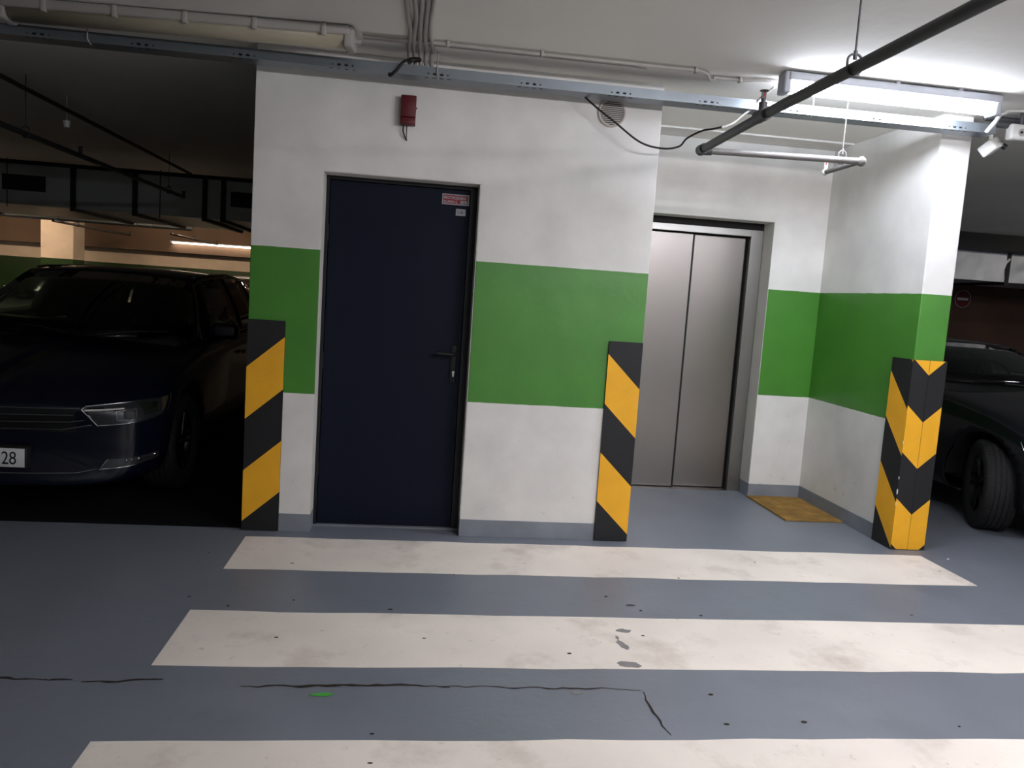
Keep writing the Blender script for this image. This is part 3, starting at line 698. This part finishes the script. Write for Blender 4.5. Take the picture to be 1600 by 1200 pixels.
# ------------------------------------------------------------------ cars
def interp(tab, y):
    for (a, va), (b_, vb) in zip(tab, tab[1:]):
        if y <= b_:
            t_ = max(0, (y-a)/(b_-a)); return va+(vb-va)*t_
    return tab[-1][1]
def make_car(label, loc, rz=0, paint='paint_a', h=1.0, steer=0, plate=None, detail=True, group=None, gs=0):
    root = thing('car', label, 'car', loc, rz, group)
    W = [(0, .72), (.04, .81), (.12, .86), (.28, .90), (.5, .915), (.85, .915), (2.4, .92), (3.8, .915), (4.4, .87), (4.65, .80), (4.77, .66)]
    ZS = [(0, .62), (.12, .68), (.3, .745), (.85, .86), (1.4, .93), (2.4, .96), (4.0, 1.0), (4.5, .98), (4.77, .88)]
    ZH = [(0, .66), (.12, .735), (.3, .80), (.85, .90), (1.25, .965), (1.4, .98), (4.77, .98)]
    ZB = [(0, .20), (.12, .17), (.4, .17), (4.3, .2), (4.6, .26), (4.77, .36)]
    st = [0, .04, .12, .28, .5, .7, .85, 1.05, 1.25, 1.4, 1.8, 2.4, 3.0, 3.4, 3.7, 4.0, 4.3, 4.5, 4.65, 4.77]
    def sec(y):
        w_ = interp(W, y); zs = interp(ZS, y); zh = interp(ZH, y); zb = interp(ZB, y)
        return [(0, zb), (.6*w_, zb), (.9*w_, zb+.01), (.985*w_, zb+.09), (w_, .42), (w_*1.0, .60), (.985*w_, zs-.07), (.95*w_, zs-.015), (.86*w_, zs+.01), (.5*w_, (zs*.3+zh*.7)), (0, zh)]
    b = MB(); rows = []
    for y in st:
        s = sec(y); full = [(-x, z) for x, z in s[::-1]]+[p for p in s[1:]]
        bow = .17*max(0, 1-y/.9)
        rows.append([(x, y+bow*abs(x/.8)**2.4, z) for x, z in full])
    n = len(rows[0]); vs = [p for r_ in rows for p in r_]; fs = []
    for i in range(len(rows)-1):
        for j in range(n-1):
            xm = abs((rows[i][j][0]+rows[i][j+1][0])/2); zm = (rows[i][j][2]+rows[i][j+1][2])/2
            if 1.35 < st[i] < 4.45 and zm > .93 and xm < .86*.9: continue
            fs.append((i*n+j, i*n+j+1, (i+1)*n+j+1, (i+1)*n+j))
    fs.append(tuple(range(n))[::-1]); fs.append(tuple((len(rows)-1)*n+k for k in range(n)))
    me = bpy.data.meshes.new('tmp'); me.from_pydata(vs, [], fs)
    tmp = bpy.data.objects.new('tmp', me); COL.objects.link(tmp)
    bm = bmesh.new(); bm.from_mesh(me); bmesh.ops.recalc_face_normals(bm, faces=bm.faces[:])
    bm.to_mesh(me); bm.free()
    ss = tmp.modifiers.new('s', 'SUBSURF'); ss.levels = 2; ss.render_levels = 2
    dg = bpy.context.evaluated_depsgraph_get(); dg.update()
    em = bpy.data.meshes.new_from_object(tmp.evaluated_get(dg)); bpy.data.objects.remove(tmp)
    # wheel arches: drop faces inside the arch circle on the sides, add dark liners
    bm = bmesh.new(); bm.from_mesh(em)
    bvh = BVHTree.FromBMesh(bm)
    WY = (.90, 3.68); WZ = .325; AR = .385
    kill = [f for f in bm.faces if any((f.calc_center_median()-Vector((f.calc_center_median().x, wy, WZ))).length < AR for wy in WY) and abs(f.calc_center_median().x) > .55]
    near = [v for v in bm.verts if abs(v.co.x) > .6 and any(AR*.8 < math.hypot(v.co.y-wy, v.co.z-WZ) < AR*1.22 for wy in WY)]
    bmesh.ops.delete(bm, geom=kill, context='FACES')
    for v in bm.verts:
        if v.is_boundary and abs(v.co.x) > .6 and v.co.z < .78:
            for wy in WY:
                d = math.hypot(v.co.y-wy, v.co.z-WZ)
                if d < AR*1.4 and v.co.z > .2:
                    v.co.y = wy+(v.co.y-wy)*AR/d; v.co.z = max(.2, WZ+(v.co.z-WZ)*AR/d)
    bm.to_mesh(em); bm.free()
    em.materials.append(M[paint]); em.name = 'body_shell'
    for p in em.polygons: p.use_smooth = True
    body = bpy.data.objects.new('body_shell', em); COL.objects.link(body); body.parent = root; solid(body, .012, -1)
    def drape(a, z, off=.004):
        a = math.radians(a); d = Vector((math.sin(a), -math.cos(a), 0)); c = Vector((0, 1.3, z))
        hit = bvh.ray_cast(c+d*3, -d)
        p = hit[0] if hit[0] else c+d*1.2
        return p+d*off
    def dx(x, z, off=.004):
        hit = bvh.ray_cast(Vector((x, -2, z)), Vector((0, 1, 0))); p = hit[0] if hit[0] else Vector((x, .1, z))
        return p+Vector((0, -off, 0))
    # arch liners + underbody
    b = MB()
    for wy in WY:
        for s in (-1, 1):
            n2 = 18; P = [[(x*s, wy+AR*math.cos(PI*k/n2), max(.19, WZ+AR*math.sin(PI*k/n2))) for k in range(n2+1)] for x in (.895, .62)]
            b.grid(P)
            b.prism([(wy+AR*math.cos(PI*k/n2), WZ+AR*math.sin(PI*k/n2)) for k in range(n2+1)], s*.60, s*.62, 'yz')
    b.box(-.6, .6, .35, 4.5, .19, .24); b.build('underbody', 'black', root)
    # greenhouse: pillars, roof, glass
    def zz(z): return .98+(z-.98)*h
    def lerp(a, c, t_): return tuple(a[i]+(c[i]-a[i])*t_ for i in range(3))
    N = 12
    base = [(.80*u, 1.12+.40*abs(u)**2.2, .985) for u in [-1+2*i/N for i in range(N+1)]]
    top = [(.615*u, 1.96+.10*abs(u)**2, zz(1.425-.035*abs(u)**2)) for u in [-1+2*i/N for i in range(N+1)]]
    P = [[Vector(base[i]).lerp(Vector(top[i]), k/5)+Vector((0, -.05*math.sin(PI*k/5), .035*math.sin(PI*k/5))) for i in range(N+1)] for k in range(6)]
    b = MB(); b.grid([row for row in P]); solid(b.build('windscreen', 'glass', root), .005)
    # roof
    RY = [1.96, 2.15, 2.6, 3.2, 3.8, 4.2, 4.38]; RZ = [1.425, 1.455, 1.485, 1.49, 1.47, 1.435, 1.40]; RW = [.615, .625, .64, .64, .625, .60, .585]
    rp = []
    for y, z, w_ in zip(RY, RZ, RW):
        row = []
        for i in range(N+1):
            u = -1+2*i/N; row.append(Vector((w_*u, y+(.10*u*u if y < 2 else 0), zz(z-.035*abs(u)**2-(.045 if abs(u) == 1 else 0)*0))))
        rp.append(row)
    b = MB(); b.grid(rp); solid(b.build('roof', paint, root), .03, -1)
    b = MB(); b.rbox(-.012, .012, 4.0, 4.16, zz(1.44), zz(1.50), .006, 2); b.build('roof_antenna', 'black', root)
    # rear window
    rb = [(.70*u, 4.62-.06*u*u, 1.0) for u in [-1+2*i/N for i in range(N+1)]]
    P = [[Vector(rb[i]).lerp(rp[-1][i], k/3) for i in range(N+1)] for k in range(4)]
    b = MB(); b.grid(P); solid(b.build('rear_window', 'tint', root), .005)
    for s in (-1, 1):
        side_b = [(1.55, .80), (1.75, .83), (2.3, .85), (3.2, .85), (4.0, .83), (4.55, .76)]
        def bot(y): return Vector((s*interp(side_b, y), y, interp([(1.5, .965), (4.6, 1.02)], y)))
        def topp(y):
            yy = max(2.0, min(4.38, y)); return Vector((s*(interp(list(zip(RY, RW)), yy)+.004), yy, zz(interp(list(zip(RY, RZ)), yy)-.045)))
        def pillar(p, q, w_, name):
            b = MB(); d = Vector((0, w_, 0)); i_ = Vector((-s*.05, 0, 0))
            mid = [p.lerp(q, k/4)+Vector((s*.018*math.sin(PI*k/4), 0, .012*math.sin(PI*k/4))) for k in range(5)]
            P = [[m-d, m+Vector((s*.006, 0, 0)), m+d, m+d+i_, m-d+i_, m-d] for m in mid]
            b.grid(P); return b.build(name, paint, root)
        pillar(Vector((s*.81, 1.50, .96)), topp(2.03)+Vector((0, .02, 0)), .045, 'front_pillar')
        pillar(bot(2.72), topp(2.78), .045, 'middle_pillar'); pillar(bot(3.62), topp(3.58), .045, 'rear_pillar'); pillar(bot(4.5), topp(4.33), .07, 'tail_pillar')
        # glasses
        for a0, a1, t0, t1 in ((1.62, 2.69, 2.06, 2.75), (2.76, 3.58, 2.81, 3.55), (3.66, 4.42, 3.62, 4.27)):
            P = []
            for k in range(6):
                u = k/5; pb, pt = bot(a0+(a1-a0)*u), topp(t0+(t1-t0)*u)
                P.append([pb.lerp(pt, j/4)+Vector((s*.018*math.sin(PI*j/4), 0, .01*math.sin(PI*j/4))) for j in range(5)])
            b = MB(); b.grid(P); solid(b.build('side_window', 'glass' if a0 < 2 else 'tint', root), .004)
        # chrome surround
        b = MB(); pts = [bot(4.4)]+[bot(y) for y in (3.6, 2.7, 2.0, 1.6)]+[Vector((s*.80, 1.60, 1.0)), topp(2.1)+Vector((s*.01, -.12, -.045))]+[topp(y)+Vector((s*.012, 0, .0)) for y in (2.15, 2.7, 3.3, 4.0, 4.3)]
        b.tube([p+Vector((s*.006, 0, 0)) for p in pts], .006, 6); b.build('window_trim', 'chromedim', root)
        b = MB(); gs or b.tube([topp(y)+Vector((-s*.03, 0, -.0+.022+(.004 if 2.2 < y < 4.1 else 0))) for y in (2.15, 2.3, 3.2, 4.0, 4.15)], .010, 8); gs or b.build('roof_rail', 'chromedim', root)
        # mirror
        b = MB(); b.rbox(.87, 1.07, 1.62, 1.72, .98, 1.10, .035, 4); b.tube([(.83, 1.72, .97), (.93, 1.69, 1.0)], .025, 8)
        if s < 0: b.v = [(-x, y, z) for x, y, z in b.v]
        mo = b.build('wing_mirror', paint, root)
        b = MB(); b.box(s*.89, s*1.055, 1.722, 1.725, .995, 1.085); b.build('mirror_glass', 'chrome', mo)
        b = MB(); b.rbox(*(sorted((s*.925, s*.945))), 2.50, 2.68, .80, .83, .008, 2); b.build('door_handle', paint, root)
        b = MB(); b.rbox(*(sorted((s*.92, s*.94))), 3.35, 3.53, .82, .85, .008, 2); b.build('door_handle', paint, root)
    # interior
    b = MB(); b.rbox(-.74, .74, 1.30, 1.75, .78, 1.0, .06, 4); b.build('dashboard', 'dash', root)
    MB().box(-.80, .80, 1.5, 4.5, .4, .5).build('cabin_floor', 'dash', root)
    for sx1_ in (-.37, .37):
        q = MB(); q.rbox(sx1_-.25, sx1_+.25, 2.25, 2.75, .5, .68, .05, 3); q.rbox(sx1_-.23, sx1_+.23, 2.66, 2.80, .62, 1.18, .05, 3); so = q.build('seat', 'seat', root)
        q = MB(); q.rbox(sx1_-.13, sx1_+.13, 2.70, 2.80, 1.20, 1.36*min(1, h), .04, 3); q.build('headrest', 'seat', so)
    q = MB(); q.rbox(-.65, .65, 3.45, 3.62, .55, 1.15, .05, 3); q.build('rear_bench', 'seat', root)
    # driver sits on the car's own left = +x here
    q = MB(); a = math.radians(25); cen = Vector((.37, 1.88, .99))
    ring = [cen+Vector((.18*math.cos(2*PI*k/28), .18*math.sin(2*PI*k/28)*math.sin(a), .18*math.sin(2*PI*k/28)*math.cos(a))) for k in range(29)]
    q.tube(ring, .015, 8); q.tube([cen+Vector((-.17, 0, 0)), cen+Vector((.17, 0, 0))], .016, 6); q.tube([cen, cen+Vector((0, -.25, -.1))], .03, 8); q.build('steering_wheel', 'dash', root)
    q = MB(); q.rbox(-.11, .11, 1.99, 2.02, 1.25*min(1, h)+.02, 1.32*min(1, h)+.02, .012, 3); q.build('rear_view_mirror', 'dash', root)
    if gs:      # cabin set further back
        for ch in root.children:
            if ch.name.split('.')[0] in ('body_shell', 'underbody'): continue
            for v in ch.data.vertices: v.co.y += gs*max(0, 1-(v.co.y-1.1)/3.5)
            for g_ in ch.children:
                for v in g_.data.vertices: v.co.y += gs*max(0, 1-(v.co.y-1.1)/3.5)
    # wheels
    for wy in WY:
        for s in (-1, 1):
            wt = bpy.data.objects.new('wheel', None); wt.parent = root
            prof = [(.205, -.085), (.215, -.1), (.30, -.108), (.322, -.092), (.325, -.06), (.325, .06), (.322, .092), (.30, .108), (.215, .1), (.205, .085)]
            n3 = 40; b = MB(); b.grid([[(x, r_*math.cos(2*PI*k/n3), r_*math.sin(2*PI*k/n3)) for r_, x in prof] for k in range(n3+1)])
            for g in (-.045, 0, .045):
                pass
            wo = b.build('wheel', 'tyre', root); bpy.data.objects.remove(wt)
            wo.location = (s*.80, wy, .325)
            if wy < 1: wo.rotation_euler = (0, 0, steer)
            r1 = MB(); k_ = s*.07
            r1.grid([[(k_*v, r_*math.cos(2*PI*k/n3), r_*math.sin(2*PI*k/n3)) for r_, v in ((.21, 1.25), (.195, 1.2), (.19, .4), (.19, -1.2))] for k in range(n3+1)])
            for k in range(5):
                for e in (-.16, .16):
                    aa = 2*PI*k/5+e*.6; ab = 2*PI*k/5+e
                    r1.tube([(k_*1.0, .03*math.cos(aa), .03*math.sin(aa)), (k_*1.1, .195*math.cos(ab), .195*math.sin(ab))], .014, 6)
            r1.cyl((k_*1.0, 0, 0), (1, 0, 0), .045, .03, 16); r1.build('rim', 'rim', wo)
            r2 = MB(); r2.cyl((k_*.1, 0, 0), (1, 0, 0), .17, .02, 24); r2.build('brake_disc', 'ductdark', wo)
            tr = MB()
            for g in (-.05, -.017, .017, .05):
                tr.tube([(g, .3262*math.cos(2*PI*k/n3), .3262*math.sin(2*PI*k/n3)) for k in range(n3+1)], .003, 4)
            for k in range(70):
                aa = 2*PI*k/70
                for g in (-.075, .075): tr.add([(g-.02, .327*math.cos(aa), .327*math.sin(aa)), (g+.02, .327*math.cos(aa+.03), .327*math.sin(aa+.03)), (g+.02, .327*math.cos(aa+.045), .327*math.sin(aa+.045)), (g-.02, .327*math.cos(aa+.015), .327*math.sin(aa+.015))], [(0, 1, 2, 3)])
            tr.build('tread', 'black', wo)
    if not detail: return root
    # front end: grille, lamps, trims
    def patch(c, nu=10, nv=4, off=.004):
        (a0, z0), (a1, z1), (a2, z2), (a3, z3) = c   # bottom-left, bottom-right, top-right, top-left (angle, z)
        P = []
        for i in range(nu+1):
            u = i/nu; row = []
            for j in range(nv+1):
                v = j/nv; aa = (a0*(1-u)+a1*u)*(1-v)+(a3*(1-u)+a2*u)*v; z_ = (z0*(1-u)+z1*u)*(1-v)+(z3*(1-u)+z2*u)*v
                row.append(drape(aa, z_, off))
            P.append(row)
        return P
    b = MB(); b.grid(patch([(-23, .50), (23, .50), (22.5, .652), (-22.5, .652)], 30, 5, .003)); g = b.build('grille', 'black', root)
    for z, ae in ((.648, 23.6), (.607, 22.2), (.563, 20.8), (.517, 19.6)):
        b = MB(); b.tube([drape(-ae+2*ae*k/30, z, .009) for k in range(31)], .0035, 6); b.build('grille_bar', 'chromedim', g)
    for s in (-1, 1):
        for (a0, z0, a1, z1) in ((20.8, .563, 24.6, .577), (19.6, .517, 26.4, .548)):
            b = MB(); b.tube([drape(s*(a0+(a1-a0)*k/6), z0+(z1-z0)*k/6, .011) for k in range(7)], .0045, 6); b.build('grille_bar', 'chrome', g)
        hb_ = [(23.8, .640), (27.6, .542), (44.5, .585), (50.5, .70), (40.5, .683), (24.6, .658)]
        def hp(pts, off, k=6):
            out = []
            for i in range(len(pts)-1):
                for j in range(k): out.append(drape(s*(pts[i][0]+(pts[i+1][0]-pts[i][0])*j/k), pts[i][1]+(pts[i+1][1]-pts[i][1])*j/k, off))
            out.append(drape(s*pts[-1][0], pts[-1][1], off)); return out
        hd = MB(); hd.grid([[Vector(p) for p in row] for row in patch([(s*27.3, .546), (s*45, .59), (s*48.5, .692), (s*24.6, .655)], 16, 5, .003)])
        ho = hd.build('headlight', 'lampdark', root)
        hd = MB(); hd.add([drape(s*23.8, .640, .004), drape(s*27.3, .546, .004), drape(s*24.6, .655, .004)], [(0, 1, 2)]); hd.build('inner_corner', 'lampchrome', ho)
        hd = MB(); hd.grid(patch([(s*39.0, .60), (s*43.2, .61), (s*43.2, .672), (s*37.6, .672)], 4, 3, .006)); hd.build('reflector', 'lampchrome', ho)
        hd = MB(); hd.grid(patch([(s*44.6, .60), (s*45.8, .61), (s*48.6, .69), (s*45.5, .688)], 3, 3, .006)); hd.build('indicator', 'amber', ho)
        hd = MB(); c_ = drape(s*34.5, .605, -.004); hd.sphere(c_, .032, n=16); hd.build('projector', 'lens', ho)
        hd = MB(); hd.tube(hp([(31.8, .578), (31.5, .630), (36.6, .640), (36.2, .585), (31.8, .578)], .009), .0025, 6); hd.build('projector_frame', 'chrome', ho)
        hd = MB(); hd.tube(hp([(24.6, .637), (33.5, .645)], .010), .006, 6); hd.build('light_strip', 'white', ho)
        hd = MB(); hd.tube(hp([(24.8, .659), (42.5, .690)], .010), .004, 6); hd.tube(hp([(24.0, .640), (27.6, .543), (45.2, .588), (47.6, .62), (50, .70)], .010), .004, 6); hd.build('lamp_rim', 'chrome', ho)
        # fog lamp
        fg = MB(); fg.grid(patch([(s*28.2, .287), (s*44, .325), (s*44, .365), (s*29.8, .345)], 12, 3, .003)); fo = fg.build('fog_lamp', 'lampdark', root)
        fg = MB(); fg.tube(hp([(29.9, .347), (28.0, .285), (43, .325)], .009), [.006]*7+[.003]*6, 6); fg.build('lamp_rim', 'chrome', fo)
        for aa, rr in ((34.0, .011), (35.2, .010), (37.0, .014), (42, .012)):
            fg = MB(); fg.sphere(drape(s*aa, .338+.004*(aa-34)/3, .004), rr, n=10); fg.build('fog_reflector', 'chrome', fo)
        for zq in (.272, .262): 
            pass
        fg = MB(); fg.tube(hp([(40.5, .262), (43.5, .268)], .008), .004, 6); fg.build('bumper_reflector', 'chrome', root)
        wp = MB(); wp.tube([P_ for P_ in [(s*.1+.15, 1.10, 1.0), (s*.30+.15, 1.16, 1.03), (s*.55+.10, 1.32, 1.035)]], .008, 6); wp.build('wiper', 'black', root)
    b = MB(); b.tube([drape(-23+46*k/30, .268, .008) for k in range(31)], .003, 6)
    b.build('bumper_trim', 'chrome', root)
    for s in (-1, 1):
        b = MB(); b.tube([drape(s*(23+4.6*k/6), .268+.022*k/6, .008) for k in range(7)], .0035, 6); b.build('bumper_trim', 'chrome', root)
    # number plate
    fy = dx(0, .36).y
    b = MB(); b.rbox(-.272, .272, fy-.028, fy+.03, .296, .424, .006, 2); b.build('plate_holder', 'black', root)
    b = MB(); b.rbox(-.26, .26, fy-.031, fy-.0285, .305, .413, .001, 1); po = b.build('number_plate', 'plate', root)
    if plate: text(plate, .105, 'plate_text', 'print', po, (.136, fy-.0316, .322), RX, .0004, sx=.78, bold=.0)
    # brand-free round badge
    b = MB(); p = dx(0, .58); b.cyl((0, p.y-.008, .585), (0, 1, 0), .062, .012, 28); b.build('badge', 'chromedim', root)
    return root
navy = make_car('dark navy car parked nose out left of the wall block, plate ending in 28', (-1.855, .03, 0), 0, 'paint_a', 1.0, 0, '28')
make_car('dark car nose out behind the right striped column, front wheel turned', (5.58, -.31, 0), 0, 'paint_b', .72, math.radians(-24), None, group=None, gs=.8)
make_car('dark car in the rear row at the far left, only its pale-lit roof showing', (-4.7, 7.0, 0), 0, 'paint_b', 1.0, 0, None, False, 'cars of the rear row')
make_car('dark car in the rear row right behind the navy car, only a roof edge showing', (-2.3, 7.0, 0), 0, 'paint_b', 1.0, 0, None, False, 'cars of the rear row')
